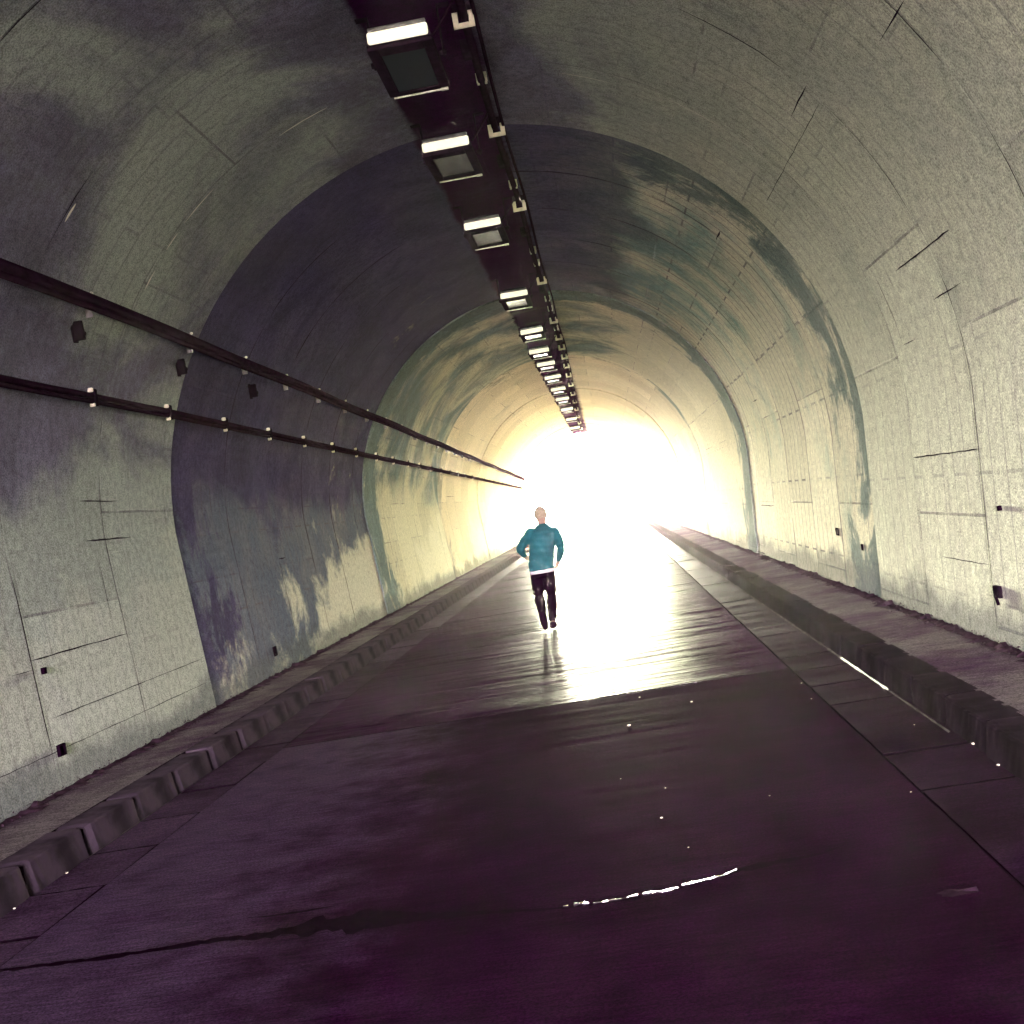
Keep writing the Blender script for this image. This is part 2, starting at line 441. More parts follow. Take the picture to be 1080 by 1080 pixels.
def lining_section(y0, y1, dr, mat, lines):
    P = profile(dr)
    bm = bmesh.new()
    uvl = bm.loops.layers.uv.new('UVMap')
    a, b = y0 + 0.011, y1 - 0.011
    n = max(2, int((b - a) / 0.5))
    ys = [a + (b - a) * i / n for i in range(n + 1)]
    Pout = profile(dr + 0.16)
    rows = [(a, Pout, a - 0.1), (a, P, a)] + [(y, P, y) for y in ys] + [(b, P, b), (b, Pout, b + 0.1)]
    vr = [[bm.verts.new((p[0] - CX, y, p[1])) for p in prof] for y, prof, _ in rows]
    for i in range(len(rows) - 1):
        if i in (1, len(rows) - 3): continue
        for k in range(len(P) - 1):
            f = bm.faces.new((vr[i][k], vr[i][k + 1], vr[i + 1][k + 1], vr[i + 1][k]))
            f.smooth = True
            for lp, (ii, kk) in zip(f.loops, ((i, k), (i, k + 1), (i + 1, k + 1), (i + 1, k))):
                lp[uvl].uv = (P[kk][2], rows[ii][2])
    # open joint lines, printed by the shutter edges: thin dark strips 4 mm proud
    for pts, w in lines:
        prev = None
        for j, (s, y) in enumerate(pts):
            wj = w * random.uniform(0.5, 1.25) if 0 < j < len(pts) - 1 else w * 0.2
            p, nrm, tan = lin_point(s, y, 0.005, dr)
            q = pts[min(j + 1, len(pts) - 1)]; r_ = pts[max(j - 1, 0)]
            ds, dy = q[0] - r_[0], q[1] - r_[1]
            l = math.hypot(ds, dy) or 1
            side = (tan * (-dy / l) + Vector((0, 1, 0)) * (ds / l)) * wj * 0.5
            c = Vector((CX, 0, 0))
            cur = (bm.verts.new(p + side - c), bm.verts.new(p - side - c))
            if prev:
                f = bm.faces.new((prev[0], prev[1], cur[1], cur[0])); f.material_index = 1
            prev = cur
    me = bpy.data.meshes.new('lining_section')
    bm.to_mesh(me); bm.free()
    me.materials.append(mat); me.materials.append(M['groove'])
    o = bpy.data.objects.new('lining_section', me)
    col.objects.link(o); o.parent = tunnel
    return o

rl = random.Random(21)
def joint_lines(y0, y1, dens, wk=1.0):
    L = []
    k = y0 + 1.86
    while k < y1 - 0.5:
        s = rl.uniform(0.05, 0.4)
        while s < S_TOT - 0.3:
            ln = rl.uniform(0.5, 2.6)
            e = min(S_TOT - 0.2, s + ln)
            if rl.random() < dens and not (6.3 < (s + e) / 2 < 8.3):
                n = max(2, int((e - s) / 0.18))
                L.append(([(s + (e - s) * i / n, k + rl.uniform(-.004, .004)) for i in range(n + 1)], rl.uniform(0.006, 0.014) * wk))
                if rl.random() < 0.14:       # a short nick or a longitudinal lift line meeting it
                    ln2 = rl.choice((0.25, 0.35, 0.5, 1.3, 1.7))
                    y_a = k - (ln2 * rl.random() if ln2 < 0.6 else 0)
                    n2 = max(2, int(ln2 / 0.15))
                    L.append(([(e + rl.uniform(-.004, .004), y_a + ln2 * i / n2) for i in range(n2 + 1)], rl.uniform(0.005, 0.012) * wk))
            s = e + rl.uniform(0.05, 0.5)
        k += 1.86
    return L
def seg(s, ya, yb, w=0.018):
    n = max(2, int(abs(yb - ya) / 0.15))
    return ([(s + random.uniform(-.003, .003), ya + (yb - ya) * i / n) for i in range(n + 1)], w)
def arc(y, sa, sb, w=0.02):
    n = max(2, int(abs(sb - sa) / 0.18))
    return ([(sa + (sb - sa) * i / n, y + random.uniform(-.008, .008)) for i in range(n + 1)], w)

RINGS = [Y0, -7.85, 2.40, 12.65, 22.90, 33.15, 43.4, 53.65, 63.9, Y1]
matS = {}
for i, (a, b) in enumerate(zip(RINGS, RINGS[1:])):
    if b <= 12.66:
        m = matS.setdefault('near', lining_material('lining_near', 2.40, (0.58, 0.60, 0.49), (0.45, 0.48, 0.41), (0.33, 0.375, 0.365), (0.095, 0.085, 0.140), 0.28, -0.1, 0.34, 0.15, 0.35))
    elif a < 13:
        m = lining_material('lining_damp_shaded', 12.65, (0.66, 0.64, 0.50), (0.19, 0.32, 0.30), (0.098, 0.100, 0.175), (0.042, 0.032, 0.085), 0.50, 0.24, 0.34, 0.75, 0.8)
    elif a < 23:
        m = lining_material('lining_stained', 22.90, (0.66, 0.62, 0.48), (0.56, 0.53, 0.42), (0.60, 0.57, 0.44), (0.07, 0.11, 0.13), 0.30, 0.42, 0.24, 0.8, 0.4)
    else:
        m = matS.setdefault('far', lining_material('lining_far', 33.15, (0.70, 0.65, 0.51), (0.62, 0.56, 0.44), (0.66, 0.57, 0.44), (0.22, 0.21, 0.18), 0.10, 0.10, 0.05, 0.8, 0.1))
    lines = joint_lines(a, b, *((0.42, 1.0) if b <= 12.66 else ((0.9, 2.4) if a < 13 else (0.35, 1.6))))
    if abs(b - 12.65) < 0.01:    # the joints that stand out on the nearest full ring
        lines = []
        for y in (3.35, 5.21, 7.07):
            lines += [l for l in joint_lines(y - 1.86, y + 0.6, 0.5, 0.6)]
        R0 = S_TOT
        lines += [arc(8.93, 0.3, 1.7, .015), arc(8.93, 2.0, 2.75, .014), arc(8.93, 4.2, 4.9, .013), arc(10.79, 0.25, 2.55, .011), arc(10.79, 2.75, 3.1, .007),
                  arc(10.79, 4.6, 5.0, .007), arc(10.79, 5.5, 5.9, .007), seg(1.02, 8.93, 10.79, .012), seg(0.55, 9.1, 12.5, .007), seg(1.9, 10.4, 11.4, .013), seg(2.25, 10.35, 11.2, .011),
                  seg(0.30, 7.2, 12.5, .006), seg(0.95, 8.6, 8.93, .007), arc(10.55, 1.15, 1.75, .009), seg(3.2, 9.3, 12.3, .006), arc(7.07, 5.2, 6.1, .013), arc(6.6, 5.3, 5.8, .011),
                  arc(8.93, R0 - 2.9, R0 - 0.2, .014), arc(8.93, R0 - 4.35, R0 - 3.25, .014), arc(8.93, R0 - 5.6, R0 - 4.7, .016), arc(8.93, R0 - 6.5, R0 - 6.0, .010),
                  arc(10.79, R0 - 2.2, R0 - 0.2, .009), arc(10.79, R0 - 3.1, R0 - 2.35, .013), arc(10.79, R0 - 4.6, R0 - 4.0, .007), arc(10.79, R0 - 5.6, R0 - 5.2, .007),
                  seg(R0 - 1.55, 8.93, 10.79, .011), seg(R0 - 0.72, 8.9, 10.2, .006), seg(R0 - 3.05, 8.4, 9.9, .013), seg(R0 - 2.7, 8.6, 9.3, .010), seg(R0 - 4.5, 8.9, 9.6, .011),
                  seg(R0 - 4.35, 9.0, 11.9, .006), arc(10.5, R0 - 3.15, R0 - 2.5, .014), arc(10.15, R0 - 3.1, R0 - 2.95, .010), seg(R0 - 2.5, 10.1, 10.5, .013),
                  arc(7.07, R0 - 5.2, R0 - 3.8, .014), arc(7.07, R0 - 3.5, R0 - 2.6, .011), seg(R0 - 4.9, 6.8, 7.6, .013), seg(R0 - 4.2, 6.9, 7.5, .011), seg(R0 - 5.4, 7.2, 8.6, .010)]
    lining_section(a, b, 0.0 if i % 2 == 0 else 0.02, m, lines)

# dark band added behind every open joint to stop light leaking through
for y in RINGS[1:-1]:
    bm = bmesh.new()
    Pa = profile(0.12)
    v0 = [bm.verts.new((p[0] - CX, y - 0.05, p[1])) for p in Pa]
    v1 = [bm.verts.new((p[0] - CX, y + 0.05, p[1])) for p in Pa]
    for k in range(len(Pa) - 1):
        bm.faces.new((v0[k], v0[k + 1], v1[k + 1], v1[k]))
    obj('joint_light_stop', bm, M['dark'], tunnel, True)
bm = bmesh.new()       # unseen shell added behind the lining to keep light from leaking in
Pa = profile(0.35)
v0 = [bm.verts.new((p[0] - CX, Y0 + .01, p[1] - (.3 if p[1] < .1 else 0))) for p in Pa]
v1 = [bm.verts.new((p[0] - CX, Y1 - .01, p[1] - (.3 if p[1] < .1 else 0))) for p in Pa]
for k in range(len(Pa) - 1):
    bm.faces.new((v0[k], v0[k + 1], v1[k + 1], v1[k]))
obj('light_leak_shell', bm, M['dark'], tunnel, True)
# portal walls
for y, d in ((Y0, -1), (Y1, 1)):
    bm = bmesh.new()
    P = profile(0.0)
    th = 0.7
    inn = [[bm.verts.new((p[0] - CX, y + (0.025 if q == 0 else th) * d, p[1])) for p in P] for q in (0, 1)]
    def outer(p):
        dx, dz = p[0] - CX, p[1] - 0.5
        k = max(abs(dx) / 14.0, max(dz, 0) / 9.5, 1e-6)
        return (dx / k, 0.5 + dz / k if dz > 0 else max(p[1], -0.05))
    out = [[bm.verts.new((outer(p)[0], y + (0.025 if q == 0 else th) * d, outer(p)[1])) for p in P] for q in (0, 1)]
    for k in range(len(P) - 1):
        bm.faces.new((inn[0][k], inn[0][k + 1], inn[1][k + 1], inn[1][k]))
        bm.faces.new((inn[0][k], inn[0][k + 1], out[0][k + 1], out[0][k]))
        bm.faces.new((inn[1][k], inn[1][k + 1], out[1][k + 1], out[1][k]))
        bm.faces.new((out[0][k], out[0][k + 1], out[1][k + 1], out[1][k]))
    obj('portal_wall', bm, matS['far'], tunnel)

# white lime runs on the near left shoulder
for (s, y, ln, w) in ((s_of(-3.61, 4.51), 8.98, .16, .03), (s_of(-3.15, 4.93), 10.83, .42, .02), (s_of(-3.51, 4.61), 10.84, .18, .022), (s_of(-3.78, 4.31), 10.86, .2, .02), (s_of(-2.15, 5.48), 10.88, .5, .02),
                      (s_of(0.4, 5.45), 11.0, .5, .012), (s_of(1.35, 4.9), 10.9, .6, .012), (s_of(1.75, 4.55), 10.9, .6, .01)):
    n = 6
    bm = bmesh.new()
    prev = None
    for j in range(n + 1):
        ww = w * (0.3 + math.sin(math.pi * j / n)) * random.uniform(.6, 1.0)
        p, nr, tn = lin_point(s - ln / 2 + ln * j / n, y, 0.009)
        c = Vector((CX, 0, 0))
        cur = (bm.verts.new(p + Vector((0, ww / 2, 0)) - c), bm.verts.new(p - Vector((0, ww / 2, 0)) - c))
        if prev: bm.faces.new((prev[0], prev[1], cur[1], cur[0]))
        prev = cur
    obj('lime_streak', bm, M['white_mark'], tunnel)

# ------------------------------------------------------------------ dirt along the foot of the walls
for lab, sx, x in (('ragged line of dark dirt and leaves along the foot of the left wall', 1, CX - 3.50), ('ragged line of dark dirt and leaves along the foot of the right wall', -1, CX + 3.50)):
    bm = bmesh.new()
    y = 2.0
    rows = []
    rr = random.Random(5 + sx)
    while y < 60:
        w = 0.05 + 0.05 * rr.random() + (0.08 if rr.random() < 0.12 else 0)
        h = 0.008 + 0.016 * rr.random() + (0.025 if rr.random() < 0.10 else 0)
        rows.append([bm.verts.new((x - sx * 0.06, y, Z_BASE + h)), bm.verts.new((x + sx * w * .4, y, Z_BASE + h * .9)), bm.verts.new((x + sx * w, y + rr.uniform(-.02, .02), Z_BASE + .004))])
        y += 0.07 if y < 30 else 0.25
    for a, b in zip(rows, rows[1:]):
        for k in range(2):
            bm.faces.new((a[k], a[k + 1], b[k + 1], b[k]))
    # small leaves and grit
    for q in range(900):
        yy = rr.uniform(4, 32); xx = x + sx * abs(rr.gauss(0.03, 0.06)); zz = Z_BASE + rr.uniform(0.005, 0.05 if abs(xx - x) < .06 else .012)
        r_ = rr.uniform(0.005, 0.013)
        v = [bm.verts.new((xx + r_ * math.cos(a) * rr.uniform(.6, 1.2), yy + r_ * math.sin(a), zz + rr.uniform(-.008, .012))) for a in (0.2, 1.7, 3.3, 4.8)]
        bm.faces.new(v)
    o = obj('dirt_line', bm, M['debris'])
    tag(o, lab, 'dirt', kind='stuff')

# ------------------------------------------------------------------ kerb stones
def kerb_mesh(side, seed, L, pl):
    r_ = random.Random(seed)
    bm = bmesh.new()
    # cross-section: x towards the road, rounded nose, slightly battered face
    w = 0.22
    sec = [(0, -0.06), (0, 0.176), (w - 0.04, 0.177), (w - 0.012, 0.173), (w - 0.004, 0.160), (w + 0.012, 0.05), (w + 0.03, -0.06)]
    ns = 16
    rows = []
    for i in range(ns + 1):
        k = i / ns
        e = min(k, 1 - k) * L                      # worn, rounded ends
        pull = pl * max(0, 1 - e / 0.06) ** 2
        drop = pl * .4 * max(0, 1 - e / 0.05) ** 2
        row = []
        for x, z in sec:
            jx = r_.uniform(-.003, .003) if x > .1 else 0
            jz = r_.uniform(-.003, .002) if z > .1 else 0
            row.append(bm.verts.new((side * (x - (pull if x > .12 else 0) + jx), L * k - L / 2, z - (drop if z > .04 else 0) + jz)))
        rows.append(row)
    for a, b in zip(rows, rows[1:]):
        for j in range(len(sec) - 1):
            bm.faces.new((a[j], a[j + 1], b[j + 1], b[j]))
    bm.faces.new(rows[0]); bm.faces.new(rows[-1][::-1])
    gap = 0.81 - L                                 # dark mortar in the joint, set back from the face
    nf = len(bm.faces)
    box(bm, (side * (w - .028) / 2, L / 2 + gap / 2, .05), (w - .030, gap - .004, .20), 0)
    bm.faces.ensure_lookup_table()
    for f in bm.faces[nf:]: f.material_index = 1
    me = bpy.data.meshes.new('kerb_stone')
    bmesh.ops.recalc_face_normals(bm, faces=bm.faces[:])
    bm.to_mesh(me); bm.free()
    return me
PITCH = 0.81
for side, xb, mat, lab, grp, y_first, Lb, pl in ((1, -3.82, 'kerb', 'dark worn concrete kerb block in the row along the left walkway', 'kerb blocks along the left walkway', 3.06, 0.77, 0.022),
                                             (-1, 1.985, 'kerb_wet', 'wet concrete kerb block in the row along the right walkway', 'kerb blocks along the right walkway', 3.02, 0.797, 0.012)):
    meshes = []
    for q in range(5):
        me = kerb_mesh(side, 40 + q, Lb, pl); me.materials.append(M[mat]); me.materials.append(M['crack']); meshes.append(me)
    base = bpy.data.objects.new('kerb_stone', meshes[0]); col.objects.link(base)
    tag(base, lab, 'kerb stone', grp)
    n = 0
    y = y_first
    while y < Y1 - 0.5:
        o = base if n == 0 else base.copy()
        if n: col.objects.link(o)
        o.data = meshes[n % 5] if n else meshes[0]
        o.location = (xb + random.uniform(-.008, .008), y, random.uniform(-.008, .004))
        o.rotation_euler = (random.uniform(-.006, .006), 0, random.uniform(-.01, .01))
        n += 1; y += PITCH
# ------------------------------------------------------------------ ceiling floodlights
ORD = ['nearest', 'second', 'third', 'fourth', 'fifth', 'sixth', 'seventh', 'eighth', 'ninth', 'tenth', 'eleventh', 'twelfth', 'thirteenth', 'fourteenth']
LAMP_Y = [9.3, 12.0, 15.4, 20.6, 24.95, 28.2, 31.0, 34.4, 38.2, 42.1, 46.7, 52.4, 59.0, 68.0]
ZL = 5.17     # underside
def make_floodlight():
    root = empty('ceiling_floodlight')
    W, L, H = 0.50, 0.92, 0.17
    bm = bmesh.new()
    # tapering body
    t = bmesh.new()
    bmesh.ops.create_cube(t, size=1.0)
    for v in t.verts:
        k = 1.0 if v.co.z < 0 else 0.8
        v.co = Vector((v.co.x * W * k, v.co.y * L * (1.0 if v.co.z < 0 else 0.88), v.co.z * H + H / 2))
    bmesh.ops.bevel(t, geom=t.edges[:], offset=0.015, segments=2, affect='EDGES')
    me = bpy.data.meshes.new('t'); t.to_mesh(me); t.free(); bm.from_mesh(me); bpy.data.meshes.remove(me)
    for k in range(5):     # cooling ribs on the back
        box(bm, (-.14 + .07 * k, 0, H + 0.012), (0.012, L * .7, 0.03), 0.003)
    obj('housing', bm, M['housing'], root)
    bm = bmesh.new()       # frame round the glass
    for x in (-W / 2 + .045, W / 2 - .045): box(bm, (x, 0, -.012), (.08, L - .012, .028), .006)
    for y in (-L / 2 + .07, L / 2 - .03): box(bm, (0, y, -.0125), (W - .172, .13 if y < 0 else .05, .026), .005)
    obj('frame', bm, M['housing'], root)
    bm = bmesh.new(); box(bm, (0, .045, -.004), (W - .17, L - .2, .012), .003)
    obj('glass', bm, M['glass'], root)
    bm = bmesh.new(); box(bm, (0, -L / 2 - .022, .052), (W - .05, .04, .088), .018, 3)
    obj('glow_end_face', bm, M['strip'], root)['label'] = 'cream strip across the near end, glow added to look daylit'
    bm = bmesh.new(); box(bm, (0, -L / 2 - .012, .118), (W - .07, .03, .026), .006)
    obj('gear_cover', bm, M['steel'], root)
    bm = bmesh.new(); box(bm, (0.0, L / 2 - .006, -.034), (W - .07, .014, .014), .004); box(bm, (W / 2 - .05, L / 2 - .012, -.036), (.06, .03, .022), .006)
    obj('latch_bar', bm, M['zinc'], root)
    for sx in (-1, 1):     # yoke arms up to the vault
        bm = bmesh.new()
        x = sx * (W / 2 + .022)
        box(bm, (x, .02, .24), (.012, .05, .40), .003)
        box(bm, (x + sx * .045, .02, .437), (.10, .07, .010), .002)
        tube(bm, [(x - sx * .03, .02, .07), (x + sx * .022, .02, .07)], .022, 10)
        obj('bracket', bm, M['housing'], root)
    bm = bmesh.new(); tube(bm, [(W / 2 - .02, -.2, .12), (W / 2 + .06, -.22, .20), (W / 2 + .16, -.22, .33), (W / 2 + .2, -.2, .40)], .011, 6)
    obj('supply_lead', bm, M['cable'], root)
    return root
def copy_tree(o, parent=None):
    c = o.copy(); col.objects.link(c); c.parent = parent
    for ch in o.children: copy_tree(ch, c)
    return c
proto = make_floodlight()
for i, y in enumerate(LAMP_Y):
    o = proto if i == 0 else copy_tree(proto)
    o.location = (CX + random.uniform(-.015, .015), y, ZL)
    o.rotation_euler = (random.uniform(-.03, .03) - (0.05 if i == 0 else 0), random.uniform(-.02, .02), random.uniform(-.02, .02))
    look = {0: 'largest, its glass blank and dark', 1: 'its glass dim and mottled', 2: 'its glass grey', 3: 'its glass turning white'}.get(i, 'its glass shining white')
    tag(o, f'{ORD[i]} black ceiling floodlight with cream end strip made to glow, {look}' if i < 4 else f'{ORD[i]} black ceiling floodlight from the near end, its glass shining white', 'floodlight', 'floodlights in a row along the tunnel crown')

# ------------------------------------------------------------------ cables and conduits
def mounted_run(name, pts, r, label, cat, mat):
    root = empty(name, pts[0])
    bm = bmesh.new()
    tube(bm, [Vector(p) - Vector(pts[0]) for p in pts], r, 10)
    obj('pipe', bm, mat, root, True)
    tag(root, label, cat)
    return root
# crown conduit, x about -0.47, just under the vault
pts = [(-0.47 + .012 * math.sin(y * .9) - max(0, y - 32) * .008, y, 5.53 + .008 * math.sin(y * 1.7)) for y in frange(-6, 70, 1.0)]
cr = mounted_run('ceiling_conduit', pts, 0.034, 'black conduit with pale saddles running along the tunnel crown beside the floodlights', 'conduit', M['cable'])
o0 = Vector(pts[0])
bm = bmesh.new(); tube(bm, [Vector(p) - o0 + Vector((.085, 0, .015)) for p in pts], .016, 8)
obj('cable', bm, M['cable'], cr, True)
for i, y in enumerate([9.47, 12.33, 15.55, 20.9, 25.6, 28.3, 30.2, 32.2, 34.4, 37, 40, 43.5, 47, 51, 55.5, 60, 65]):
    bm = bmesh.new()
    x = -0.47 - max(0, y - 32) * .008
    # pale saddle plate with a notch for the conduit
    box(bm, (-.062, 0, -.018), (.045, .016, .13), .004); box(bm, (.062, 0, -.018), (.045, .016, .13), .004); box(bm, (0, 0, -.062), (.0795, .0155, .042), .004)
    ob = obj('saddle', bm, M['cream'], cr); ob.location = Vector((x, y, 5.53)) - o0
    bm = bmesh.new(); box(bm, (0, 0.03, .075), (.16, .04, .09), .004)
    ob = obj('saddle_foot', bm, M['housing'], cr); ob.location = Vector((x, y, 5.53)) - o0
for i, y in enumerate([10.9, 14.6, 18.5, 19.5, 23.0, 24.2, 27.0]):
    bm = bmesh.new(); box(bm, (-.035, 0, -.03), (.022, .02, .02), .006); box(bm, (.035, 0, -.03), (.022, .02, .02), .006); box(bm, (0, .012, .03), (.10, .012, .09), .003)
    ob = obj('clip', bm, M['zinc'], cr); ob.location = Vector((-.47, y, 5.53)) - o0
for y in (10.2, 13.6, 17.2, 22.0, 26.4, 29.3):
    bm = bmesh.new(); box(bm, (0, 0, .02), (.13, .22, .10), .012); box(bm, (0, 0, -.034), (.11, .19, .012), .004)
    ob = obj('splice_box', bm, M['housing'], cr); ob.location = Vector((-.50, y, 5.54)) - o0

# upper left cable, thick
def wallx(z, inset): 
    hw = math.sqrt(ARC_R ** 2 - (z - Z_SPR) ** 2) if z > Z_SPR else ARC_R - .12 * (Z_SPR - z) / 1.9
    return CX - hw + inset
pts = []
for y in frange(-6, 66, 0.8):
    z = 4.00 - max(0, y - 12) * .0105 + .008 * math.sin(y * .83)
    pts.append((wallx(z, .07), y, z))
uc = mounted_run('wall_cable', pts, 0.048, 'thick black cable, the upper of two runs along the left wall', 'cable', M['cable'])
o0 = Vector(pts[0])
bm = bmesh.new(); tube(bm, [Vector(p) - o0 + Vector((-.012, 0, -.062)) for p in pts], .030, 8)
obj('second_core', bm, M['cable'], uc, True)
for y in [6.1, 8.0, 9.89, 12.35, 14.3, 16.2, 18.1, 20, 21.9, 23.8, 25.7, 27.6, 29.5, 31.4, 33.3, 35.2, 37.1, 39]:
    z = 4.00 - max(0, y - 12) * .0105
    bm = bmesh.new()
    box(bm, (-.03, 0, -.03), (.06, .026, .20), .004)
    tube(bm, [(.005, -.012, .064), (.005, .012, .064)], .017, 8)
    ob = obj('clip', bm, M['steel'], uc); ob.location = Vector((wallx(z, .05), y, z)) - o0
    bm = bmesh.new(); tube(bm, [(.02, -.016, .066), (.02, -.002, .066)], .014, 8)
    ob = obj('bolt', bm, M['zinc'], uc); ob.location = Vector((wallx(z, .05), y, z)) - o0

# lower left conduit with bright clips
clip_y = [3.0, 4.85, 6.7, 8.55, 10.41, 12.27, 14.16, 16.07, 17.98, 19.9, 21.8, 23.75, 25.65, 27.55, 29.4, 31.3, 33.2, 35.1, 37, 39, 41, 43, 45, 47, 49, 51, 53, 55, 57]
pts = []
for y in frange(-6, 66, 0.465):
    z = 3.31 - max(0, y - 12) * .0062 - .004 * abs(math.sin((y - 10.41) / 1.9 * math.pi)) 
    pts.append((wallx(z, .045), y, z))
lc = mounted_run('wall_conduit', pts, 0.028, 'thin dark conduit with bright paired clips, the lower of two runs along the left wall', 'conduit', M['cable'])
o0 = Vector(pts[0])
bm = bmesh.new(); tube(bm, [Vector(p) - o0 + Vector((0, 0, -.05 )) for p in pts], .020, 8)
obj('second_core', bm, M['cable'], lc, True)
for y in clip_y:
    z = 3.31 - max(0, y - 12) * .0062
    bm = bmesh.new()
    box(bm, (.012, 0, .052), (.05, .026, .040), .010); box(bm, (.012, 0, -.080), (.05, .026, .034), .010)
    ob = obj('clip', bm, M['cream'], lc); ob.location = Vector((wallx(z, .03), y, z)) - o0
    bm = bmesh.new(); box(bm, (.022, 0.035, -.014), (.05, .06, .15), .008)
    ob = obj('clamp_body', bm, M['dark'], lc); ob.location = Vector((wallx(z, .03), y, z)) - o0

# short stub anchors between the two runs
for i, (y, z, lab) in enumerate(((9.84, 3.77, 'dark stub anchor nearest the camera between the two left wall cables'), (12.33, 3.74, 'dark stub anchor just before the first ring joint, between the left cables'),
                               (14.92, 3.72, 'dark stub anchor past the first ring joint, between the left cables'))):
    bm = bmesh.new()
    box(bm, (.03, 0, 0), (.08, .055, .16), .008)
    box(bm, (-.012, 0, 0), (.016, .08, .19), .004)
    tube(bm, [(.06, 0, -.03), (.082, 0, -.03)], .018, 8)
    o = obj('wall_anchor', bm, M['dark']); o.location = (wallx(z, .03), y, z)
    o.rotation_euler = (R(6), 0, 0)
    tag(o, lab, 'anchor', 'stub anchors on the left wall')

# small boxes and weep outlets on the walls
def outlet(x, y, z, face, w, h, lab, hole):
    bm = bmesh.new()
    d = .028
    for sy in (-1, 1): box(bm, (0, sy * (w / 2 - .008), 0), (d, .016, h), .003)
    for sz in (-1, 1): box(bm, (0, 0, sz * (h / 2 - .008)), (d - .002, w - .033, .016), .003)
    box(bm, (-face * .008, 0, 0), (.01, w - .034, h - .034), 0)
    if not hole:
        box(bm, (face * .012, 0, 0), (.012, w * .92, h * .92), .004)
        tube(bm, [(face * .02, 0, -h / 2 + .01), (face * .01, 0, -h / 2 - .05)], .012, 6)
    o = obj('weep_outlet' if hole else 'junction_box', bm, M['dark'])
    o.location = (x, y, z)
    tag(o, lab, 'drain outlet' if hole else 'junction box')
outlet(CX - 3.497, 9.05, .47, 1, .11, .09, 'dark weep outlet low on the left wall close to the camera', True)
outlet(CX - 3.53, 9.05, 1.09, 1, .05, .05, 'tiny dark weep outlet higher on the near left wall beside a joint line', True)
outlet(CX - 3.533, 15.21, .46, 1, .12, .12, 'dark weep outlet on the left wall past the ring joint among pale patches', True)
outlet(CX + 3.512, 8.80, .56, -1, .12, .085, 'dark junction box low on the near right wall astride a joint line', False)
outlet(CX + 3.565, 14.8, .81, -1, .16, .09, 'wide dark weep outlet on the pale right wall past the ring joint', True)
outlet(CX + 3.555, 13.44, .68, -1, .07, .07, 'small dark weep outlet in the damp band beside the right ring joint', True)
outlet(CX + 3.545, 8.56, 1.15, -1, .03, .035, 'tiny dark weep outlet high on the near right wall', True)

# ------------------------------------------------------------------ road cracks, wet and painted glints
def ribbon(bm, pts, widths, z, dz=0.0):
    prev = None
    for j, (x, y) in enumerate(pts):
        w = widths[j]
        a = bm.verts.new((x, y + w / 2, z)); b = bm.verts.new((x, y - w / 2, z + dz))
        if prev: bm.faces.new((prev[0], prev[1], b, a))
        prev = (a, b)
def densify(ctrl, step, jit, rr):
    out = []
    for (xa, ya, wa), (xb, yb, wb) in zip(ctrl, ctrl[1:]):
        n = max(1, int(abs(xb - xa) / step))
        for k in range(n):
            q = k / n
            out.append((xa + (xb - xa) * q, ya + (yb - ya) * q + rr.uniform(-jit, jit), max(.002, (wa + (wb - wa) * q) * rr.uniform(.6, 1.35) * 1.5)))
    out.append(ctrl[-1])
    return out
rr = random.Random(3)
bm = bmesh.new()
c = densify([(-3.12, 5.38, .03), (-2.6, 5.34, .035), (-2.05, 5.36, .04), (-1.85, 5.33, .05), (-1.6, 5.36, .14), (-1.35, 5.33, .17), (-1.15, 5.28, .09), (-.8, 5.20, .03), (-.5, 5.12, .02), (-.2, 5.10, .02), (.1, 5.18, .02), (.3, 5.28, .04), (.66, 5.34, .03), (.75, 5.4, .004)], .035, .006, rr)
ribbon(bm, [(p[0], p[1]) for p in c], [p[2] for p in c], .004)
c = densify([(-2.0, 5.62, .004), (-1.75, 5.60, .02), (-1.55, 5.62, .005)], .04, .006, rr)
ribbon(bm, [(p[0], p[1]) for p in c], [p[2] for p in c], .004)
o = obj('road_crack', bm, M['crack'], rd)
bm = bmesh.new()       # water held on the far lip of the crack and of the slab joint
for ctrl in ([(-.47, 5.125, .012), (-.40, 5.13, .05), (-.36, 5.12, .012)], [(-.34, 5.11, .01), (-.2, 5.12, .014), (-.13, 5.14, .035), (-.02, 5.135, .03), (.02, 5.15, .012)], [(.04, 5.17, .03), (.10, 5.19, .02), (.2, 5.22, .01), (.28, 5.28, .012)],
             [(-.35, 10.40, .02), (-.15, 10.41, .07), (.02, 10.40, .05), (.2, 10.41, .07), (.36, 10.41, .04), (.5, 10.41, .01)]):
    c = densify(ctrl, .02, .006, rr)
    prev = None
    for x, y, w in c:
        w *= .55 * rr.uniform(.3, 1.4)
        if rr.random() < .07: prev = None
        h = .004 + w * .085
        a = bm.verts.new((x, y - w * .55, .005)); m_ = bm.verts.new((x, y - w * .4, .005 + h)); b = bm.verts.new((x, y + w * .6, .005 + h - w * rr.uniform(.10, .19)))
        if prev:
            bm.faces.new((prev[0], prev[1], m_, a)); bm.faces.new((prev[1], prev[2], b, m_))
        prev = (a, m_, b)
o = obj('water', bm, M['water'])
tag(o, 'thin line of bright water lying in the road crack and slab joint', 'water', kind='structure')
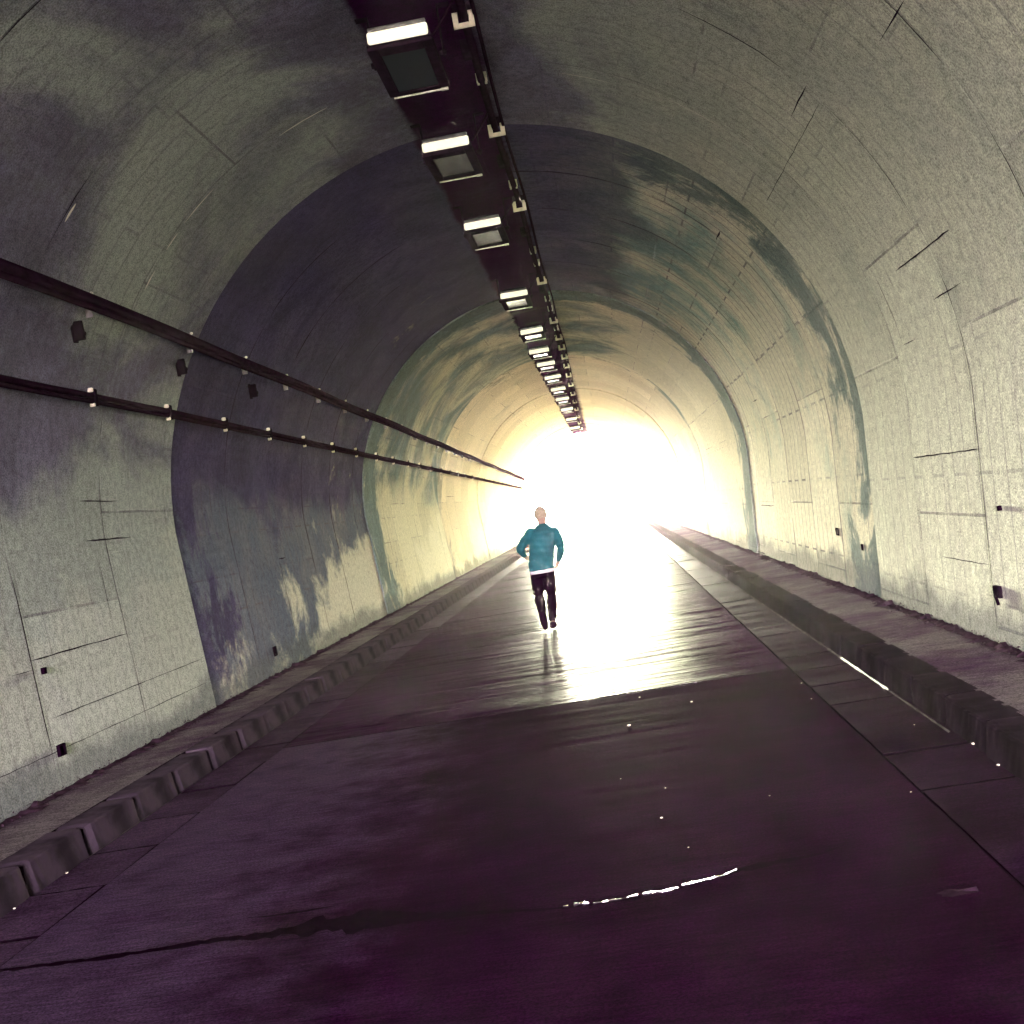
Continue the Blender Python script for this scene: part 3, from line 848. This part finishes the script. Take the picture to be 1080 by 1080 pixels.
for ya, yb, x, wlo, whi, lab in ((7.2, 8.7, 1.712, .003, .007, 'faint painted glint line at the foot of the right kerb, close to the camera'), (8.75, 10.5, 1.714, .005, .011, 'bright painted glint line at the foot of the right kerb'),
                                 (10.5, 34.0, 1.714, .004, .014, 'painted glint line at the foot of the right kerb towards the far mouth'), (7.0, 12.5, -3.545, .002, .006, 'faint painted glint line at the foot of the left kerb')):
    bm = bmesh.new()       # pale strip added along the kerb foot, painted in place of a glint
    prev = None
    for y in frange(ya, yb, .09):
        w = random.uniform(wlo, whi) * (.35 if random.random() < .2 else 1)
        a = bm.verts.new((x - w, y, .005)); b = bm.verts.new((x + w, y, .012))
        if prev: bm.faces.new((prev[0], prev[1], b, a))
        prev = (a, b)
    o = obj('kerb_glint_line', bm, M['kerb_glint_pale'] if 'bright' in lab else M['kerb_glint'])
    tag(o, lab, 'kerb_glint', kind='stuff')
pb = bmesh.new()
bmesh.ops.create_icosphere(pb, subdivisions=2, radius=1.0)
for v in pb.verts:
    v.co.z = v.co.z * .55 + .4
    v.co += Vector((math.sin(v.co.y * 3) * .12, math.cos(v.co.x * 2.3) * .1, 0))
peb = obj('pale_pebble', pb, M['cream'], None, True)  # pale cream colour stands in for the wet glint
tag(peb, 'tiny pale pebble on the dark road, its glint painted on', 'pebble', 'pebbles with painted glint scattered on the road')
for i, (x, y, s) in enumerate(((0, 6.29, .016), (.38, 9.51, .02), (-.12, 8.94, .028), (.05, 6.91, .010), (.57, 6.41, .008), (.10, 5.71, .009), (-.01, 10.1, .014), (1.75, 6.86, .026), (1.72, 6.35, .02),
                              (-3.56, 6.43, .016), (-3.55, 7.06, .02), (1.6, 7.56, .009), (1.22, 6.1, .009), (1.2, 8.9, .012), (1.24, 9.6, .012), (-.2, 7.3, .008))):
    o = peb if i == 0 else peb.copy()
    if i: col.objects.link(o)
    o.location = (x, y, .004 if abs(x) < 1.2 else 0.0); o.scale = (s * .48, s * .48, s * .42); o.rotation_euler = (0, 0, i * 1.3)
tag(peb)
lb = bmesh.new()
n = 10
vs = [lb.verts.new((math.cos(2 * math.pi * k / n) * .11 * (1 + .25 * math.sin(k * 2.1)), math.sin(2 * math.pi * k / n) * .05, .006 + .012 * abs(math.sin(k * 1.7)))) for k in range(n)]
cv = lb.verts.new((0, 0, .016))
for k in range(n): lb.faces.new((vs[k], vs[(k + 1) % n], cv))
lf = obj('fallen_leaf', lb, simple('leaf_brown', (.022, .010, .020), .8, .3, 20)); lf.location = (1.03, 4.62, 0); lf.scale = (.7, .8, 1)
tag(lf, 'brownish flattened leaf on the near right of the road', 'leaf')

# ------------------------------------------------------------------ the runner
def skin_mesh(verts, edges, radii, root=0, sub=2):
    me = bpy.data.meshes.new('sk')
    me.from_pydata([tuple(v) for v in verts], edges, [])
    o = bpy.data.objects.new('sk', me); col.objects.link(o)
    m = o.modifiers.new('skin', 'SKIN'); m.use_smooth_shade = True
    if not me.skin_vertices: me.attributes
    sv = me.skin_vertices[0].data if me.skin_vertices else None
    if sv is None:
        raise RuntimeError('skin layer')
    for i, r_ in enumerate(radii):
        sv[i].radius = (r_, r_) if not isinstance(r_, tuple) else r_
        sv[i].use_root = (i == root)
    s_ = o.modifiers.new('sub', 'SUBSURF'); s_.levels = sub; s_.render_levels = sub
    dg = bpy.context.evaluated_depsgraph_get(); dg.update()
    res = bpy.data.meshes.new_from_object(o.evaluated_get(dg))
    bpy.data.objects.remove(o); bpy.data.meshes.remove(me)
    return res

class Sk:
    def __init__(self): self.v, self.e, self.r = [], [], []
    def add(self, p, r_, parent=None):
        self.v.append(Vector(p)); self.r.append(r_)
        if parent is not None: self.e.append((parent, len(self.v) - 1))
        return len(self.v) - 1
    def chain(self, parent, *pr):
        for p, r_ in pr: parent = self.add(p, r_, parent)
        return parent
    def mesh(self, sub=2): return skin_mesh(self.v, self.e, self.r, 0, sub)

J = dict(pel=(-.02, -.02, .90), sp=(.01, 0, 1.06), ch=(.055, .03, 1.24), nb=(.078, .055, 1.42), hd=(.08, .085, 1.575),
         ls=(-.10, .035, 1.385), le=(-.262, -.05, 1.19), lw=(-.225, .13, 1.08), rs=(.235, .035, 1.345), re=(.285, -.10, 1.09), rw=(.205, .06, .96),
         lh=(-.115, -.02, .86), lk=(-.135, .08, .46), la=(-.105, -.22, .26), rh=(.065, -.02, .85), rk=(.045, .05, .45), ra=(.0, -.05, .085))
def hand(side, w, d_):
    """a palm with four curled fingers and a thumb; d_ = direction from the wrist"""
    w = Vector(w); d = Vector(d_).normalized()
    k = Sk()
    acr = d.cross(Vector((1, 0, 0.25))).normalized()
    nrm = acr.cross(d).normalized() * side
    root = k.add(w, .026)
    palm = k.add(w + d * .045, (.040, .020), root)
    pe = k.add(w + d * .08, (.040, .017), palm)
    for i, ln in enumerate((.070, .080, .074, .058)):
        b = w + d * .085 + acr * (.030 - .020 * i)
        p1 = b + d * ln * .45 + nrm * .008; p2 = p1 + d * ln * .2 + nrm * ln * .35; p3 = p2 - d * ln * .12 + nrm * ln * .28
        k.chain(palm, (b, .0095), (p1, .009), (p2, .0082), (p3, .007))
    t0 = w + d * .03 + acr * .035
    k.chain(root, (t0, .011), (t0 + d * .03 + acr * .018 + nrm * .01, .010), (t0 + d * .055 + acr * .012 + nrm * .022, .008))
    return k.mesh(1)
# rounded solids fused into one skin by a voxel remesh
def ring_tube(bm, rings, n=20):
    """rings: (centre, rx, ry, axis) closed into a solid"""
    prev = None
    first = None
    for c, rx, ry, ax in rings:
        ax = Vector(ax).normalized()
        a = Vector((1, 0, 0)) - ax * ax.x
        if a.length < .2: a = Vector((0, 0, 1)) - ax * ax.z
        a.normalize(); b = ax.cross(a)
        cur = [bm.verts.new(Vector(c) + a * rx * math.cos(2 * math.pi * q / n) + b * ry * math.sin(2 * math.pi * q / n)) for q in range(n)]
        if prev:
            for q in range(n): bm.faces.new((prev[q], prev[(q + 1) % n], cur[(q + 1) % n], cur[q]))
        else: first = cur
        prev = cur
    bm.faces.new(first[::-1]); bm.faces.new(prev)
def limb(bm, pts, rad, n=14):
    pts = [Vector(p) for p in pts]
    P2, R2 = [], []
    for q in range(len(pts) - 1):                   # rounded joints: a few rings per bone
        for k in range(4):
            P2.append(pts[q].lerp(pts[q + 1], k / 4)); R2.append(rad[q] + (rad[q + 1] - rad[q]) * k / 4)
    P2.append(pts[-1]); R2.append(rad[-1])
    P3 = [P2[0]] + [(P2[q - 1] + P2[q] * 2 + P2[q + 1]) / 4 for q in range(1, len(P2) - 1)] + [P2[-1]]
    tube(bm, P3, R2, n)
    for p, r_ in ((pts[0], rad[0]), (pts[-1], rad[-1])):
        t_ = bmesh.new(); bmesh.ops.create_icosphere(t_, subdivisions=2, radius=r_)
        bmesh.ops.translate(t_, vec=p, verts=t_.verts)
        m_ = bpy.data.meshes.new('t'); t_.to_mesh(m_); t_.free(); bm.from_mesh(m_); bpy.data.meshes.remove(m_)
def ball(bm, c, r3):
    t_ = bmesh.new(); bmesh.ops.create_uvsphere(t_, u_segments=20, v_segments=14, radius=1.0)
    bmesh.ops.scale(t_, vec=r3, verts=t_.verts); bmesh.ops.translate(t_, vec=c, verts=t_.verts)
    m_ = bpy.data.meshes.new('t'); t_.to_mesh(m_); t_.free(); bm.from_mesh(m_); bpy.data.meshes.remove(m_)
def fuse(bm, voxel, smooth=4, folds=0.0, seed=0):
    bmesh.ops.recalc_face_normals(bm, faces=bm.faces[:])
    me = bpy.data.meshes.new('f'); bm.to_mesh(me); bm.free()
    o = bpy.data.objects.new('f', me); col.objects.link(o)
    m = o.modifiers.new('r', 'REMESH'); m.mode = 'VOXEL'; m.voxel_size = voxel
    m2 = o.modifiers.new('s', 'SMOOTH'); m2.factor = .5; m2.iterations = smooth
    dg = bpy.context.evaluated_depsgraph_get(); dg.update()
    res = bpy.data.meshes.new_from_object(o.evaluated_get(dg))
    bpy.data.objects.remove(o); bpy.data.meshes.remove(me)
    if folds:
        res.update()
        for v in res.vertices:                      # soft cloth folds
            c = v.co
            f = math.sin(c.z * 38 + c.x * 22 + seed) * math.sin(c.x * 27 - c.z * 15 + seed * 2) + .6 * math.sin(c.z * 71 + c.x * 13)
            v.co = c + v.normal * folds * f
    return res

J.update(ls=(-.115, .035, 1.375), rs=(.255, .035, 1.335), le=(-.28, -.03, 1.17), lw=(-.245, .14, 1.07), re=(.292, -.09, 1.09), rw=(.225, .04, .93))
V = lambda q: Vector(J[q])
Z_ = (0, 0, 1)
bm = bmesh.new()
ring_tube(bm, [((-.02, -.02, .80), .13, .10, Z_), ((-.02, -.02, .90), .135, .10, Z_), ((.01, 0, 1.06), .12, .09, Z_), ((.055, .025, 1.25), .145, .10, Z_), ((.07, .035, 1.36), .13, .085, Z_), ((.076, .045, 1.415), .06, .055, Z_)])
limb(bm, [(.076, .045, 1.38), (.08, .07, 1.50)], [.064, .060])
ball(bm, (.08, .085, 1.588), (.082, .100, .122)); ball(bm, (.08, .115, 1.53), (.052, .065, .062))
ball(bm, (.08, .182, 1.575), (.013, .02, .022))
for sx in (-1, 1): ball(bm, (.08 + sx * .078, .075, 1.58), (.012, .020, .032))
for a_, b_, c_ in (('ls', 'le', 'lw'), ('rs', 're', 'rw')):
    limb(bm, [V(a_), V(a_).lerp(V(b_), .5), V(b_), V(b_).lerp(V(c_), .4), V(c_)], [.048, .040, .030, .028, .024])
for h_, n_, a_ in (('lh', 'lk', 'la'), ('rh', 'rk', 'ra')):
    limb(bm, [V(h_), V(h_).lerp(V(n_), .5), V(n_), V(n_).lerp(V(a_), .35), V(a_)], [.088, .072, .052, .054, .034])
limb(bm, [V('ra') + Vector((0, -.03, -.035)), V('ra') + Vector((.003, .14, -.05))], [.032, .026])
limb(bm, [V('la') + Vector((0, -.02, .01)), V('la') + Vector((.004, .03, -.17))], [.032, .026])
body = fuse(bm, .011, 4)
bm = bmesh.new(); bm.from_mesh(body)
for sd, w_, e_ in ((1, 'lw', 'le'), (-1, 'rw', 're')):
    hm = hand(sd, J[w_], Vector(J[w_]) - Vector(J[e_])); bm.from_mesh(hm); bpy.data.meshes.remove(hm)
bpy.data.meshes.remove(body)
PX, PY = -1.03, 17.0
person = empty('person', (PX, PY, 0))
tag(person, 'person in teal jacket and dark trousers jogging away on the road', 'person')
obj('body', bm, M['skin'], person, True)
# jacket: torso and sleeves
bm = bmesh.new()
ring_tube(bm, [((-.022, -.02, .83), .178, .130, Z_), ((-.022, -.02, .90), .182, .135, Z_), ((-.005, -.01, 1.00), .180, .134, Z_), ((.02, 0, 1.10), .182, .132, Z_), ((.05, .02, 1.23), .194, .136, Z_),
               ((.066, .032, 1.33), .186, .122, Z_), ((.073, .038, 1.385), .165, .10, Z_), ((.077, .05, 1.42), .105, .078, Z_), ((.08, .055, 1.47), .068, .068, Z_)], 28)
for a_, b_, c_ in (('ls', 'le', 'lw'), ('rs', 're', 'rw')):
    limb(bm, [V(a_) + Vector((.02 if a_ == 'ls' else -.02, 0, -.005)), V(a_).lerp(V(b_), .5), V(b_), V(b_).lerp(V(c_), .5), V(b_).lerp(V(c_), .96)], [.070, .063, .060, .054, .040])
jk = obj('jacket', fuse(bm, .012, 5, .003, 1), M['jacket'], person, True)
# white shirt hem below the jacket
def loft(bm, rings, n=24):
    prev = None
    for cx, cy, z, rx, ry in rings:
        cur = [bm.verts.new((cx + rx * math.cos(2 * math.pi * q / n), cy + ry * math.sin(2 * math.pi * q / n), z + .012 * cx * 0)) for q in range(n)]
        if prev:
            for q in range(n): bm.faces.new((prev[q], prev[(q + 1) % n], cur[(q + 1) % n], cur[q]))
        prev = cur
bm = bmesh.new(); loft(bm, [(-.022, -.02, .86, .172, .122), (-.024, -.02, .815, .176, .128), (-.024, -.02, .792, .178, .130), (-.024, -.02, .795, .165, .118)])
obj('shirt', bm, M['shirt'], person, True)
# trousers
bm = bmesh.new()
ring_tube(bm, [((-.022, -.02, .74), .150, .112, Z_), ((-.022, -.02, .82), .160, .118, Z_), ((-.022, -.02, .90), .155, .112, Z_)], 24)
for h_, n_, a_ in (('lh', 'lk', 'la'), ('rh', 'rk', 'ra')):
    limb(bm, [V(h_) + Vector((.025 if h_ == 'lh' else -.015, 0, -.04)), V(h_).lerp(V(n_), .5), V(n_), V(n_).lerp(V(a_), .45), V(n_).lerp(V(a_), .99 if h_ == 'lh' else .84)], [.100, .088, .072, .070, .056])
obj('trousers', fuse(bm, .012, 4, .004, 3), M['trousers'], person, True)
# shoes
bm = bmesh.new()
limb(bm, [(.0, -.10, .060), (.0, -.02, .062), (.002, .07, .050), (.004, .15, .042)], [.050, .052, .050, .040])
for v in bm.verts: v.co.z = max(v.co.z, .004)
obj('shoe', fuse(bm, .009, 2), M['shoe'], person, True)
bm = bmesh.new()
limb(bm, [(-.105, -.29, .265), (-.105, -.255, .20), (-.102, -.215, .115), (-.10, -.185, .055)], [.050, .052, .050, .038])
obj('shoe', fuse(bm, .009, 2), M['shoe'], person, True)
# hair cap
bm = bmesh.new()
bmesh.ops.create_uvsphere(bm, u_segments=28, v_segments=18, radius=1.0)
for v in list(bm.verts):
    if v.co.z < -.55 or (v.co.y > .45 and v.co.z < .35): bm.verts.remove(v)
rr = random.Random(9)
for v in bm.verts:
    q = 1 + rr.uniform(-.03, .05)
    v.co = Vector((.08 + v.co.x * .093 * q, .078 + v.co.y * .110 * q, 1.603 + v.co.z * .117 * q))
obj('hair', bm, M['hair'], person, True)
for sx in (-1, 1):
    bm = bmesh.new(); bmesh.ops.create_uvsphere(bm, u_segments=10, v_segments=8, radius=.012)
    o = obj('eye', bm, M['shirt'], person, True); o.location = (.08 + sx * .032, .172, 1.595)

# ------------------------------------------------------------------ haze
bm = bmesh.new()
box(bm, (0, 35, 5.3), (720, 790, 13.0))
t = NT('haze')
pv = t.t.nodes.new('ShaderNodeVolumePrincipled')
pv.inputs['Color'].default_value = (0.96, 0.82, 0.95, 1)
pv.inputs['Density'].default_value = 0.00035
pv.inputs['Anisotropy'].default_value = 0.6
t.t.nodes.remove(t.b)
t.t.links.new(pv.outputs[0], t.t.nodes['Material Output'].inputs['Volume'])
hz = obj('haze', bm, t.m)
tag(hz, 'pale damp haze filling the tunnel and the open ground beyond', 'haze', kind='stuff')
